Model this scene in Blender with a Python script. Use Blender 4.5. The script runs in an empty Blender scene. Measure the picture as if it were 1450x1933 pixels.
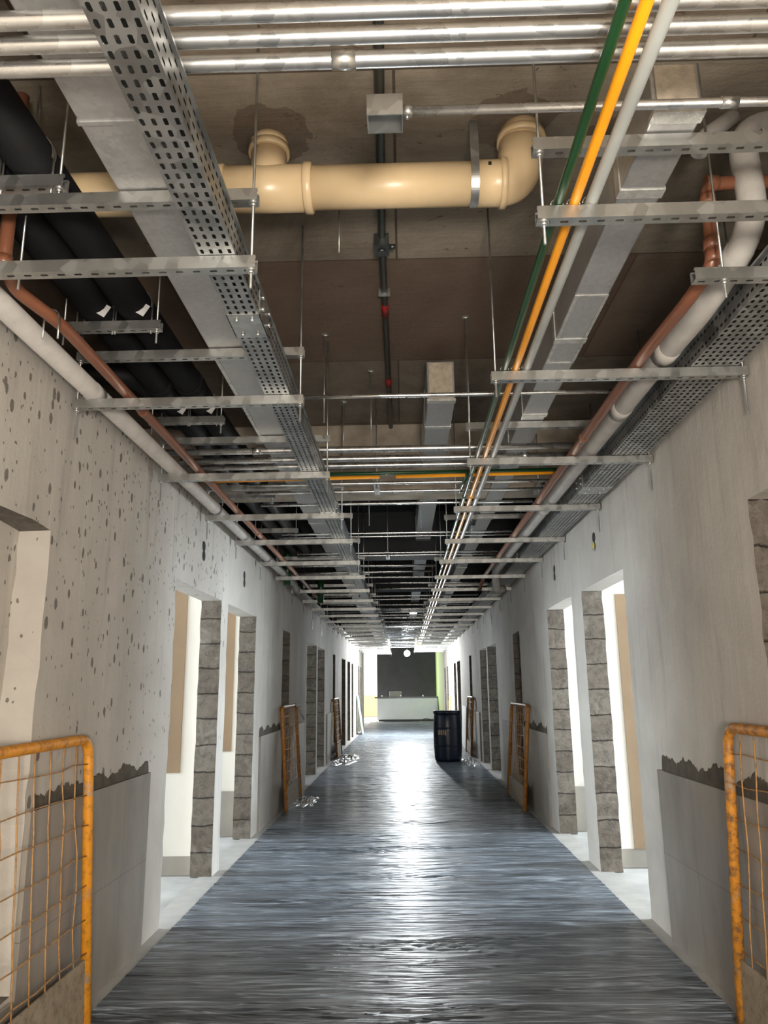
import bpy, bmesh, math, random
from mathutils import Vector, Matrix
random.seed(7)
S = bpy.context.scene
COL = S.collection
PI = math.pi

# ------------------------------------------------------------------ camera, exposure, light
CAMH = 1.4
cd = bpy.data.cameras.new('camera')
cam = bpy.data.objects.new('camera', cd)
COL.objects.link(cam)
S.camera = cam
yaw, pitch, roll = 0.02268, 0.22873, 0.01124
fw = Vector((-math.sin(yaw)*math.cos(pitch), math.cos(yaw)*math.cos(pitch), math.sin(pitch)))
rt = Vector((math.cos(yaw), math.sin(yaw), 0)); up = rt.cross(fw)
rt2 = math.cos(roll)*rt - math.sin(roll)*up
up2 = math.sin(roll)*rt + math.cos(roll)*up
mw = Matrix((rt2, up2, -fw)).transposed().to_4x4()
mw.translation = Vector((0, 0, CAMH))
cam.matrix_world = mw
cd.sensor_fit = 'VERTICAL'
cd.sensor_height = 36.0
cd.lens = 36.0*1429.9/1933
cd.clip_start = 0.05

S.view_settings.view_transform = 'Standard'
S.view_settings.look = 'None'
S.view_settings.gamma = 1
S.view_settings.use_curve_mapping = False
S.view_settings.exposure = 0.0
S.cycles.max_bounces = 6
S.cycles.diffuse_bounces = 4
S.cycles.glossy_bounces = 3
S.cycles.sample_clamp_indirect = 4
S.cycles.use_denoising = True

W = bpy.data.worlds.new('world'); S.world = W
W.use_nodes = True
W.node_tree.nodes['Background'].inputs[0].default_value = (0.75, 0.85, 1, 1)
W.node_tree.nodes['Background'].inputs[1].default_value = 0.02

def lamp(name, kind, loc, power, color, rot=(0, 0, 0), size=0.1, size_y=None, spread=None):
    d = bpy.data.lights.new(name, kind)
    d.energy = power; d.color = color
    if kind == 'AREA':
        d.shape = 'RECTANGLE'; d.size = size; d.size_y = size_y or size
        if spread: d.spread = spread
    else:
        d.shadow_soft_size = size
    o = bpy.data.objects.new(name, d); COL.objects.link(o)
    o.location = loc; o.rotation_euler = rot
    return o

LAMP_FAR = (0.125, 23.7, 2.44)
# bulbs of the building site: one far down the corridor, one behind the photographer
lamp('bulb_light_far', 'POINT', (LAMP_FAR[0], LAMP_FAR[1]-0.02, LAMP_FAR[2]-0.13), 1050, (0.93, 0.98, 1), size=0.06)
lamp('bulb_light_near', 'POINT', (0.30, -1.15, 1.28), 590, (1.0, 0.91, 0.79), size=0.25)
lamp('low_light_near', 'POINT', (-0.25, -0.8, 0.9), 50, (1.0, 0.91, 0.79), size=0.25)  # weaker unseen point light, low behind the camera
# daylight through the windows of the rooms on both sides
DAY = (0.80, 0.91, 1.0)
for x, y, p in ((-4.86, 5.55, 190), (-4.86, 7.2, 180), (4.86, 5.7, 300), (4.86, 7.35, 270),
                (-4.86, 12.7, 60), (-4.86, 14.2, 60), (4.86, 13.1, 60), (4.86, 14.6, 60)):
    lamp('window_daylight', 'AREA', (x, y, 1.55), p, DAY, (0, -PI/2 if x < 0 else PI/2, 0), 1.5, 1.15)
lamp('window_daylight_end', 'AREA', (-3.4, 36.5, 2.3), 1000, (1, 0.98, 0.92), (0, math.radians(-70), 0), 2.2, 2.2)

# ------------------------------------------------------------------ node helpers
def mat(name):
    m = bpy.data.materials.new(name); m.use_nodes = True
    nt = m.node_tree
    return m, nt, nt.nodes['Principled BSDF']

def N(nt, t, **kw):
    n = nt.nodes.new(t)
    for k, v in kw.items():
        if k.startswith('i_'):
            n.inputs[k[2:].replace('_', ' ')].default_value = v
        elif k.startswith('n_'):
            n.inputs[int(k[2:])].default_value = v
        else: setattr(n, k, v)
    return n

def coord(nt, scale=(1, 1, 1), rot=(0, 0, 0), loc=(0, 0, 0)):
    g = nt.nodes.new('ShaderNodeTexCoord')
    m = nt.nodes.new('ShaderNodeMapping')
    m.inputs['Scale'].default_value = scale; m.inputs['Rotation'].default_value = rot
    m.inputs['Location'].default_value = loc
    nt.links.new(g.outputs['Object'], m.inputs[0])
    return m.outputs[0]

def noise(nt, vec, scale=1, detail=4, rough=.55, dist=0):
    n = N(nt, 'ShaderNodeTexNoise'); nt.links.new(vec, n.inputs['Vector'])
    n.inputs['Scale'].default_value = scale; n.inputs['Detail'].default_value = detail
    n.inputs['Roughness'].default_value = rough; n.inputs['Distortion'].default_value = dist
    return n.outputs['Fac']

def ramp(nt, fac, stops):
    r = nt.nodes.new('ShaderNodeValToRGB'); nt.links.new(fac, r.inputs[0])
    e = r.color_ramp.elements
    e[0].position, e[0].color = stops[0][0], (*stops[0][1], 1)
    e[1].position, e[1].color = stops[-1][0], (*stops[-1][1], 1)
    for p, c in stops[1:-1]:
        x = e.new(p); x.color = (*c, 1)
    return r.outputs[0]

def mix(nt, fac, a, b, mode='MIX'):
    m = nt.nodes.new('ShaderNodeMix'); m.data_type = 'RGBA'; m.blend_type = mode
    for s, v in ((m.inputs[0], fac), (m.inputs[6], a), (m.inputs[7], b)):
        if isinstance(v, (int, float)): s.default_value = v
        elif isinstance(v, tuple): s.default_value = (*v, 1)
        else: nt.links.new(v, s)
    return m.outputs[2]

def math_(nt, op, a, b=0.0, c=None):
    m = nt.nodes.new('ShaderNodeMath'); m.operation = op
    for i, v in enumerate((a, b, c)):
        if v is None: continue
        if isinstance(v, (int, float)): m.inputs[i].default_value = v
        else: nt.links.new(v, m.inputs[i])
    return m.outputs[0]

def sepxyz(nt, vec):
    s = nt.nodes.new('ShaderNodeSeparateXYZ'); nt.links.new(vec, s.inputs[0]); return s.outputs

def bump(nt, b, h, strength=.3, dist=.01):
    n = nt.nodes.new('ShaderNodeBump'); n.inputs['Strength'].default_value = strength
    n.inputs['Distance'].default_value = dist
    nt.links.new(h, n.inputs['Height']); nt.links.new(n.outputs[0], b.inputs['Normal'])

G3 = lambda v: (v, v, v)

def simple(name, c, rough=.5, metal=0, var=.15, scale=8, bmp=.1, stretch=(1, 1, 1), spec=.5):
    m, nt, b = mat(name)
    v = coord(nt, stretch)
    n = noise(nt, v, scale, 5)
    lo = tuple(x*(1-var) for x in c); hi = tuple(min(1, x*(1+var)) for x in c)
    nt.links.new(ramp(nt, n, [(.3, lo), (.7, hi)]), b.inputs['Base Color'])
    b.inputs['Roughness'].default_value = rough; b.inputs['Metallic'].default_value = metal
    b.inputs['Specular IOR Level'].default_value = spec
    if bmp: bump(nt, b, noise(nt, v, scale*6, 3), bmp, .004)
    return m

def plaster(name, spots):
    m, nt, b = mat(name)
    v = coord(nt)
    big = noise(nt, v, .9, 5, .6, .4)
    c = ramp(nt, big, [(.3, (.40, .368, .33)), (.5, (.485, .452, .41)), (.7, (.57, .54, .49))])
    st = noise(nt, coord(nt, (1, 5, .5)), 1.6, 5, .65)
    c = mix(nt, ramp(nt, st, [(.56, G3(0)), (.74, G3(.5))]), c, (.25, .235, .215))
    st2 = noise(nt, coord(nt, (1, 7, .45), (0.25, 0, 0), (3, 1, 5)), 1.3, 3, .5)
    c = mix(nt, ramp(nt, st2, [(.64, G3(0)), (.74, G3(.35))]), c, (.60, .575, .52))
    if spots:
        for sc, seed, lim in ((20, 0, .80), (36, 4, .66)):
            vv = coord(nt, (1, 1.25, .72), (0, 0, 0), (seed, seed, 0))
            vo = N(nt, 'ShaderNodeTexVoronoi'); nt.links.new(vv, vo.inputs['Vector']); vo.inputs['Scale'].default_value = sc
            sc_ = N(nt, 'ShaderNodeSeparateColor'); nt.links.new(vo.outputs['Color'], sc_.inputs[0])
            rad = math_(nt, 'ADD', math_(nt, 'MULTIPLY', math_(nt, 'POWER', sc_.outputs[0], 2.2), lim*.66), .03)
            hit = math_(nt, 'LESS_THAN', math_(nt, 'ADD', vo.outputs['Distance'], math_(nt, 'MULTIPLY', noise(nt, v, 90, 3), .30)), rad)
            s = sepxyz(nt, v)
            near = math_(nt, 'MULTIPLY', math_(nt, 'LESS_THAN', s[1], 6.4), math_(nt, 'LESS_THAN', math_(nt, 'ADD', sc_.outputs[1], math_(nt, 'MULTIPLY', math_(nt, 'SUBTRACT', 1.9, s[2]), .32)), .50))
            gate = math_(nt, 'GREATER_THAN', s[2], .95)
            c = mix(nt, math_(nt, 'MULTIPLY', math_(nt, 'MULTIPLY', hit, near), math_(nt, 'MULTIPLY', gate, .85)), c, (.13, .115, .095))
    nt.links.new(c, b.inputs['Base Color'])
    b.inputs['Roughness'].default_value = .88
    b.inputs['Specular IOR Level'].default_value = .25
    h = noise(nt, v, 45, 6, .7)
    h2 = math_(nt, 'ADD', math_(nt, 'MULTIPLY', h, .35), math_(nt, 'MULTIPLY', big, 2.5))
    h3 = math_(nt, 'ADD', h2, math_(nt, 'MULTIPLY', noise(nt, coord(nt, (1, 4, .6)), 2.5, 4), 1.2))
    bump(nt, b, h3, .45, .012)
    return m

def blocks(name):
    m, nt, b = mat(name)
    g = coord(nt)
    s = sepxyz(nt, g)
    cb = N(nt, 'ShaderNodeCombineXYZ')
    wob = noise(nt, g, 9, 3)
    nt.links.new(s[0], cb.inputs[0]); nt.links.new(math_(nt, 'ADD', s[2], math_(nt, 'MULTIPLY', noise(nt, g, 7, 5, .7), .05)), cb.inputs[1])
    nt.links.new(math_(nt, 'MULTIPLY', wob, .02), cb.inputs[2])
    br = N(nt, 'ShaderNodeTexBrick')
    nt.links.new(cb.outputs[0], br.inputs['Vector'])
    br.offset = 0.0
    br.inputs['Color1'].default_value = (.155, .13, .107, 1)
    br.inputs['Color2'].default_value = (.225, .20, .168, 1)
    br.inputs['Mortar'].default_value = (.085, .073, .06, 1)
    br.inputs['Scale'].default_value = 1
    br.inputs['Brick Width'].default_value = 3.9; br.inputs['Row Height'].default_value = .2
    br.inputs['Mortar Size'].default_value = .007; br.inputs['Mortar Smooth'].default_value = 1.0
    c = mix(nt, ramp(nt, noise(nt, g, 16, 7, .72, .4), [(.3, G3(.45)), (.55, G3(.95)), (.75, G3(1.2))]), (0, 0, 0), br.outputs[0])
    c = mix(nt, ramp(nt, noise(nt, g, 5, 6, .7, .6), [(.56, G3(0)), (.66, G3(.35))]), c, (.36, .335, .30))
    nt.links.new(c, b.inputs['Base Color']); b.inputs['Roughness'].default_value = .95
    h = math_(nt, 'ADD', noise(nt, g, 14, 7, .7, 1.2), math_(nt, 'MULTIPLY', br.outputs['Fac'], -1.2))
    bump(nt, b, h, 1.0, .02)
    return m

def slab_mat(name, k=1.0):
    m, nt, b = mat(name)
    g = coord(nt)
    s = sepxyz(nt, g)
    c = ramp(nt, noise(nt, g, 1.4, 8, .68, .6), [(.3, (.13*k, .105*k, .078*k)), (.5, (.22*k, .185*k, .14*k)), (.72, (.33*k, .29*k, .235*k))])
    # plywood shuttering panels printed on the concrete
    cb = N(nt, 'ShaderNodeCombineXYZ'); nt.links.new(s[0], cb.inputs[0]); nt.links.new(math_(nt, 'ADD', s[1], -3.47+1.22*4), cb.inputs[1])
    br = N(nt, 'ShaderNodeTexBrick'); nt.links.new(cb.outputs[0], br.inputs['Vector'])
    br.inputs['Color1'].default_value = (1, 1, 1, 1); br.inputs['Color2'].default_value = (.66, .6, .57, 1); br.inputs['Mortar'].default_value = (.3, .27, .25, 1)
    br.inputs['Scale'].default_value = 1; br.inputs['Brick Width'].default_value = 2.44; br.inputs['Row Height'].default_value = 1.22
    br.inputs['Mortar Size'].default_value = .006
    c = mix(nt, 1.0, c, br.outputs[0], 'MULTIPLY')
    band = math_(nt, 'MULTIPLY', math_(nt, 'GREATER_THAN', s[1], 3.47), math_(nt, 'LESS_THAN', s[1], 4.69))
    c = mix(nt, math_(nt, 'MULTIPLY', band, .6), c, (.115, .066, .045))
    gr = noise(nt, coord(nt, (1, 9, 1)), 3, 5, .7)
    c = mix(nt, ramp(nt, gr, [(.5, G3(0)), (.75, G3(.35))]), c, (.10, .08, .06))
    sp = noise(nt, coord(nt, (1, 1.6, 1), (0, 0, .5)), 13, 3, .6, 1.5)
    c = mix(nt, ramp(nt, sp, [(.67, G3(0)), (.71, G3(.8))]), c, (.07, .035, .015))
    # damp ring round the two pipe penetrations
    for px, py, r in ((-.5, 2.56, .27), (.47, 2.53, .27), (.85, 2.6, .2)):
        vm = N(nt, 'ShaderNodeVectorMath', operation='DISTANCE'); nt.links.new(g, vm.inputs[0]); vm.inputs[1].default_value = (px, py, 3.53)
        d = math_(nt, 'ADD', vm.outputs['Value'], math_(nt, 'MULTIPLY', noise(nt, g, 7, 4), .22))
        c = mix(nt, math_(nt, 'MULTIPLY', math_(nt, 'LESS_THAN', d, r), .6), c, (.085, .058, .038))
    nt.links.new(c, b.inputs['Base Color']); b.inputs['Roughness'].default_value = .85
    bump(nt, b, math_(nt, 'ADD', noise(nt, g, 18, 6, .7), gr), .4, .01)
    return m

def metal(name, c=(.52, .53, .52), rough=.34, spangle=25, var=.25, stretch=(1, 1, 1), met=.92):
    m, nt, b = mat(name)
    v = coord(nt, stretch)
    vo = N(nt, 'ShaderNodeTexVoronoi'); nt.links.new(v, vo.inputs['Vector']); vo.inputs['Scale'].default_value = spangle
    sc_ = N(nt, 'ShaderNodeSeparateColor'); nt.links.new(vo.outputs['Color'], sc_.inputs[0])
    n = noise(nt, v, 6, 5, .6)
    f = math_(nt, 'ADD', math_(nt, 'MULTIPLY', sc_.outputs[0], .4), math_(nt, 'MULTIPLY', n, .6))
    nt.links.new(ramp(nt, f, [(.2, tuple(x*(1-var) for x in c)), (.75, tuple(min(1, x*(1+var*.6)) for x in c))]), b.inputs['Base Color'])
    b.inputs['Metallic'].default_value = met
    nt.links.new(math_(nt, 'ADD', math_(nt, 'MULTIPLY', f, .25), rough-.1), b.inputs['Roughness'])
    bump(nt, b, noise(nt, v, 50, 3), .08, .002)
    return m

def film_mat(name, base, rough, tilt=0.0):
    m, nt, b = mat(name)
    def ridge(sx, sy, rz, sc, det, w, dist=.6, off=0):
        n = noise(nt, coord(nt, (sx, sy, 1), (0, 0, rz), (off, off, 0)), sc, det, .55, dist)
        return math_(nt, 'SUBTRACT', 1.0, math_(nt, 'MINIMUM', math_(nt, 'MULTIPLY', math_(nt, 'ABSOLUTE', math_(nt, 'SUBTRACT', n, .5)), w), 1.0))
    h = math_(nt, 'ADD', math_(nt, 'MULTIPLY', ridge(.55, 4.6, -.25, 1.2, 2, 9), 1.0),
              math_(nt, 'MULTIPLY', ridge(.7, 8, -.40, 1.4, 2, 8, .4, 3), .6))
    h = math_(nt, 'ADD', h, math_(nt, 'MULTIPLY', ridge(.9, 12, .08, 1.6, 2, 6, .5, 7), .35))
    h = math_(nt, 'ADD', h, math_(nt, 'MULTIPLY', noise(nt, coord(nt, (.6, 5, 1)), 1.4, 6, .7), 1.6))
    bump(nt, b, h, 1.0, .024)
    lo = tuple(x*.32 for x in base); hi = tuple(x*1.7 for x in base)
    nt.links.new(ramp(nt, noise(nt, coord(nt, (.55, 6, 1), (0, 0, -.14)), 1.6, 6, .68, .8), [(.34, lo), (.66, hi)]), b.inputs['Base Color'])
    c = b.inputs['Base Color'].links[0].from_socket
    # whitened creases of the film, ridge glints put into their colour
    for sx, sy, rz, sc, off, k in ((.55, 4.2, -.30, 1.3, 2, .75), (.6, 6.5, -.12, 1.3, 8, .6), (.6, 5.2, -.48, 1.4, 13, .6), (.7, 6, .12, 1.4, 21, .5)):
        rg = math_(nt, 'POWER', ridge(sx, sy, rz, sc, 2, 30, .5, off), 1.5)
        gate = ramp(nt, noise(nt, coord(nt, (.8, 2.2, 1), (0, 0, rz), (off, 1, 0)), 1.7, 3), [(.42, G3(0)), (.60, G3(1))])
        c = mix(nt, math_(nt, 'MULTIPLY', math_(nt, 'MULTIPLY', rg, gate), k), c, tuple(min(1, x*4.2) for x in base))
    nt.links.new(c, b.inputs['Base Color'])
    b.inputs['Roughness'].default_value = rough
    b.inputs['Specular IOR Level'].default_value = .26
    b.inputs['Coat Weight'].default_value = .07; b.inputs['Coat Roughness'].default_value = .13
    return m

def rusty(name, paint, amount=.5):
    m, nt, b = mat(name)
    g = coord(nt)
    c = ramp(nt, noise(nt, g, 22, 8, .75), [(amount-.08, (.17, .09, .045)), (amount+.02, tuple(x*.75 for x in paint)), (amount+.12, paint)])
    c = mix(nt, ramp(nt, noise(nt, g, 6, 6, .7, 1), [(.58, G3(0)), (.66, G3(.8))]), c, (.33, .27, .20))
    nt.links.new(c, b.inputs['Base Color']); b.inputs['Roughness'].default_value = .55
    bump(nt, b, noise(nt, g, 60, 5, .7), .35, .003)
    return m

def tile_mat(name, base=(.27, .245, .215), w=.60, r=.47):
    m, nt, b = mat(name)
    g = coord(nt); s = sepxyz(nt, g)
    cb = N(nt, 'ShaderNodeCombineXYZ'); nt.links.new(s[1], cb.inputs[0]); nt.links.new(s[2], cb.inputs[1])
    br = N(nt, 'ShaderNodeTexBrick'); br.offset = 0; nt.links.new(cb.outputs[0], br.inputs['Vector'])
    br.inputs['Color1'].default_value = (1, 1, 1, 1); br.inputs['Color2'].default_value = (.93, .93, .93, 1); br.inputs['Mortar'].default_value = (.5, .5, .5, 1)
    br.inputs['Scale'].default_value = 1; br.inputs['Brick Width'].default_value = w; br.inputs['Row Height'].default_value = r; br.inputs['Mortar Size'].default_value = .0018
    c = mix(nt, 1.0, ramp(nt, noise(nt, coord(nt, (1, 3, 1)), 1.5, 6, .65), [(.3, tuple(x*.85 for x in base)), (.7, tuple(x*1.25 for x in base))]), br.outputs[0], 'MULTIPLY')
    nt.links.new(c, b.inputs['Base Color']); b.inputs['Roughness'].default_value = .38
    return m

def emit(name, c, s):
    m = bpy.data.materials.new(name); m.use_nodes = True; nt = m.node_tree
    nt.nodes.clear()
    e = nt.nodes.new('ShaderNodeEmission'); o = nt.nodes.new('ShaderNodeOutputMaterial')
    e.inputs[0].default_value = (*c, 1); e.inputs[1].default_value = s
    nt.links.new(e.outputs[0], o.inputs[0]); return m

M = {}
M['plaster_l'] = plaster('plaster_spotted', True)
M['plaster_r'] = plaster('plaster_plain', False)
M['block'] = blocks('rough_blocks')
M['slab'] = slab_mat('slab_concrete')
M['beam'] = simple('beam_concrete', (.36, .31, .25), .9, 0, .35, 4, .3)
M['galv'] = metal('galvanised')
M['galv_pipe'] = metal('galvanised_pipe', (.60, .60, .59), .27, 30, .16)
M['galv_tray'] = metal('galvanised_tray', (.42, .43, .43), .40, 18, .35)
M['duct'] = metal('duct_sheet', (.50, .50, .50), .42, 60, .14, met=.75)
M['tape'] = simple('foil_tape', (.62, .62, .60), .35, .6, .25, 30, .6)
M['insul'] = simple('insulation_wrap', (.42, .36, .28), .8, 0, .25, 30, .5)
M['pvc'] = simple('beige_pvc', (.66, .50, .30), .32, 0, .1, 3, .03)
M['green'] = simple('green_pipe', (.010, .050, .016), .3, 0, .15, 5, .02)
M['yellow'] = simple('yellow_pipe', (.90, .36, .01), .3, 0, .08, 5, .02)
M['grey'] = simple('grey_pipe', (.36, .38, .37), .4, 0, .1, 5, .02)
M['copper'] = simple('copper_brown_pipe', (.20, .078, .042), .35, 0, .15, 5, .02)
M['whitewrap'] = simple('white_insulation', (.43, .41, .385), .8, 0, .12, 10, .3)
M['greywrap'] = simple('grey_insulation', (.40, .38, .36), .8, 0, .12, 10, .3)
M['black'] = simple('black_insulation', (.005, .005, .006), .62, 0, .3, 4, .4, (1, 1, 1), .2)
M['steel_dark'] = metal('dark_conduit', (.12, .13, .12), .4)
M['red'] = simple('red_tape', (.25, .01, .01), .5)
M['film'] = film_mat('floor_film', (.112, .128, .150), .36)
M['bunch'] = simple('bunched_film', (.45, .46, .47), .18, 0, .5, 12, 1.0, (1, 1, 1), .9)
M['strip'] = simple('light_stone', (.42, .41, .39), .6, 0, .12, 6, .1)
M['roomfloor'] = simple('room_floor_screed', (.42, .42, .41), .7, 0, .2, 3, .2)
M['roomwhite'] = simple('room_white_paint', (.62, .59, .54), .8, 0, .04, 2, .05)
M['roombrown'] = simple('room_brown_base_coat', (.24, .165, .10), .8, 0, .08, 3, .05)
M['roomgrey'] = simple('room_grey_base', (.26, .24, .21), .85, 0, .15, 3, .1)
M['tile'] = tile_mat('wall_tile')
M['mortar'] = simple('dark_mortar', (.085, .072, .055), .95, 0, .3, 14, .8)
M['orange'] = rusty('orange_paint', (.74, .30, .02), .40)
M['rustorange'] = rusty('rusty_orange_paint', (.66, .27, .03), .475)
M['wire'] = rusty('rusty_wire', (.46, .25, .09), .42)
M['darkorange'] = rusty('worn_orange_paint', (.42, .17, .03), .44)
M['kick'] = rusty('kick_plate_paint', (.30, .24, .17), .42)
M['blue'] = simple('blue_plastic', (.003, .009, .028), .32, 0, .2, 3, .04)
M['blackpaint'] = simple('black_wall_paint', (.030, .028, .032), .6, 0, .25, 2, .05)
M['white'] = simple('white_panel', (.85, .86, .88), .5, 0, .03, 4, .03)
M['shade_black'] = simple('slab_shade_black', (.012, .013, .016), .7, 0, .5, 2, .2)  # black colour stands in for shade on the slab and later beams
M['mint'] = simple('mint_board', (.45, .66, .58), .7, 0, .06, 4, .03)
M['greenboard'] = simple('green_drywall', (.26, .36, .13), .7, 0, .08, 4, .03)
M['wood'] = simple('yellow_timber', (.60, .40, .10), .6, 0, .2, 4, .1, (8, 8, 1))
M['tan'] = simple('tan_paint', (.70, .50, .28), .8, 0, .05, 2, .03)
M['dark'] = simple('dark_plastic', (.01, .01, .01), .5)
M['yplastic'] = simple('yellow_plastic_box', (.62, .50, .03), .4)
M['paper'] = simple('tan_label', (.34, .25, .17), .7, 0, .1, 20, 0)
M['counter_top'] = simple('dark_worktop', (.03, .03, .03), .3)
M['bulb'] = emit('bulb_glow', (.92, .98, 1), 400)
M['tag'] = simple('white_tag', (.7, .7, .7), .5)

# ------------------------------------------------------------------ mesh helpers
def bx(bm, x0, x1, y0, y1, z0, z1, mi=0):
    v = [bm.verts.new((x, y, z)) for z in (z0, z1) for y in (y0, y1) for x in (x0, x1)]
    for q in ((0, 2, 3, 1), (4, 5, 7, 6), (0, 1, 5, 4), (2, 6, 7, 3), (0, 4, 6, 2), (1, 3, 7, 5)):
        f = bm.faces.new([v[i] for i in q]); f.material_index = mi

def fillet(pts, rad, n=6):
    pts = [Vector(p) for p in pts]; out = [pts[0]]
    for i in range(1, len(pts)-1):
        a, p, b = pts[i-1], pts[i], pts[i+1]
        d1 = (a-p); d2 = (b-p); r = min(rad, d1.length*.49, d2.length*.49)
        s = p+d1.normalized()*r; e = p+d2.normalized()*r
        for k in range(n+1):
            t = k/n; out.append(s*(1-t)**2+p*2*t*(1-t)+e*t*t)
    out.append(pts[-1]); return out

def tube(bm, pts, r, n=14, caps=True, mi=0, radii=None):
    pts = [Vector(p) for p in pts]
    t0 = (pts[1]-pts[0]).normalized()
    ref = Vector((0, 0, 1)) if abs(t0.z) < .9 else Vector((1, 0, 0))
    u = t0.cross(ref).normalized(); rings = []
    for i, p in enumerate(pts):
        t = (pts[min(i+1, len(pts)-1)]-pts[max(i-1, 0)]).normalized()
        u = (u-t*u.dot(t)).normalized(); w = t.cross(u)
        rr = radii[i] if radii else r
        rings.append([bm.verts.new(p+(u*math.cos(2*PI*k/n)+w*math.sin(2*PI*k/n))*rr) for k in range(n)])
    for a, b in zip(rings, rings[1:]):
        for k in range(n):
            f = bm.faces.new((a[k], a[(k+1) % n], b[(k+1) % n], b[k])); f.smooth = True; f.material_index = mi
    if caps:
        f = bm.faces.new(rings[0][::-1]); f.material_index = mi
        f = bm.faces.new(rings[-1]); f.material_index = mi

def sheet(bm, o, u, v, nu, nv, pu, pv, sl, sw):
    """perforated sheet: nu x nv cells of pitch pu, pv with one rounded slot each (sl along u, sw along v)"""
    o, u, v = Vector(o), Vector(u), Vector(v)
    cache = {}
    def vt(a, b):
        k = (round(a, 5), round(b, 5))
        if k not in cache: cache[k] = bm.verts.new(o+u*a+v*b)
        return cache[k]
    r = sw/2; L = sl/2-r
    hole = [(-L-r, 0), (-L-r*.6, -r), (L+r*.6, -r), (L+r, 0), (L+r*.6, r), (-L-r*.6, r)]
    for i in range(nu):
        for j in range(nv):
            cx, cy = (i+.5)*pu, (j+.5)*pv
            c = [vt(i*pu, j*pv), vt((i+1)*pu, j*pv), vt((i+1)*pu, (j+1)*pv), vt(i*pu, (j+1)*pv)]
            h = [bm.verts.new(o+u*(cx+a)+v*(cy+b)) for a, b in hole]
            bm.faces.new((c[0], c[1], h[2], h[1])); bm.faces.new((c[1], c[2], h[4], h[3], h[2]))
            bm.faces.new((c[2], c[3], h[5], h[4])); bm.faces.new((c[3], c[0], h[1], h[0], h[5]))

def new_mesh(name, bm, m):
    me = bpy.data.meshes.new(name)
    bmesh.ops.recalc_face_normals(bm, faces=bm.faces[:])
    bm.to_mesh(me); bm.free()
    for x in (m if isinstance(m, (list, tuple)) else [m]): me.materials.append(M[x])
    return me

def obj(name, bm, m, parent=None, loc=None, rot=None, bevel=0):
    me = bm if isinstance(bm, bpy.types.Mesh) else new_mesh(name, bm, m)
    o = bpy.data.objects.new(name, me); COL.objects.link(o)
    if loc is not None: o.location = loc
    if rot is not None: o.rotation_euler = rot
    if parent: o.parent = parent
    if bevel:
        b = o.modifiers.new('bevel', 'BEVEL'); b.width = bevel; b.segments = 2
    return o

def tag(o, label, cat, group=None, kind=None):
    o['label'] = label; o['category'] = cat
    if group: o['group'] = group
    if kind: o['kind'] = kind
    return o

def thing(name, label, cat, loc=(0, 0, 0), rot=(0, 0, 0), group=None):
    o = bpy.data.objects.new(name, None); COL.objects.link(o)
    o.empty_display_size = .1
    o.location = loc; o.rotation_euler = rot
    return tag(o, label, cat, group)

def struct(name, bm, m, label=None):
    o = obj(name, bm, m); o['kind'] = 'structure'
    if label: o['label'] = label; o['category'] = name.split('_')[0]
    return o

def B(): return bmesh.new()
def box_bm(*a):
    b = B(); bx(b, *a); return b
def tube_bm(pts, r, n=14, **k):
    b = B(); tube(b, pts, r, n, **k); return b

# ------------------------------------------------------------------ setting
XW = 1.5; WT = .17; ZW = 2.80; YN = -4.0; YE = 29.3; ZS = 3.53

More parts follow.
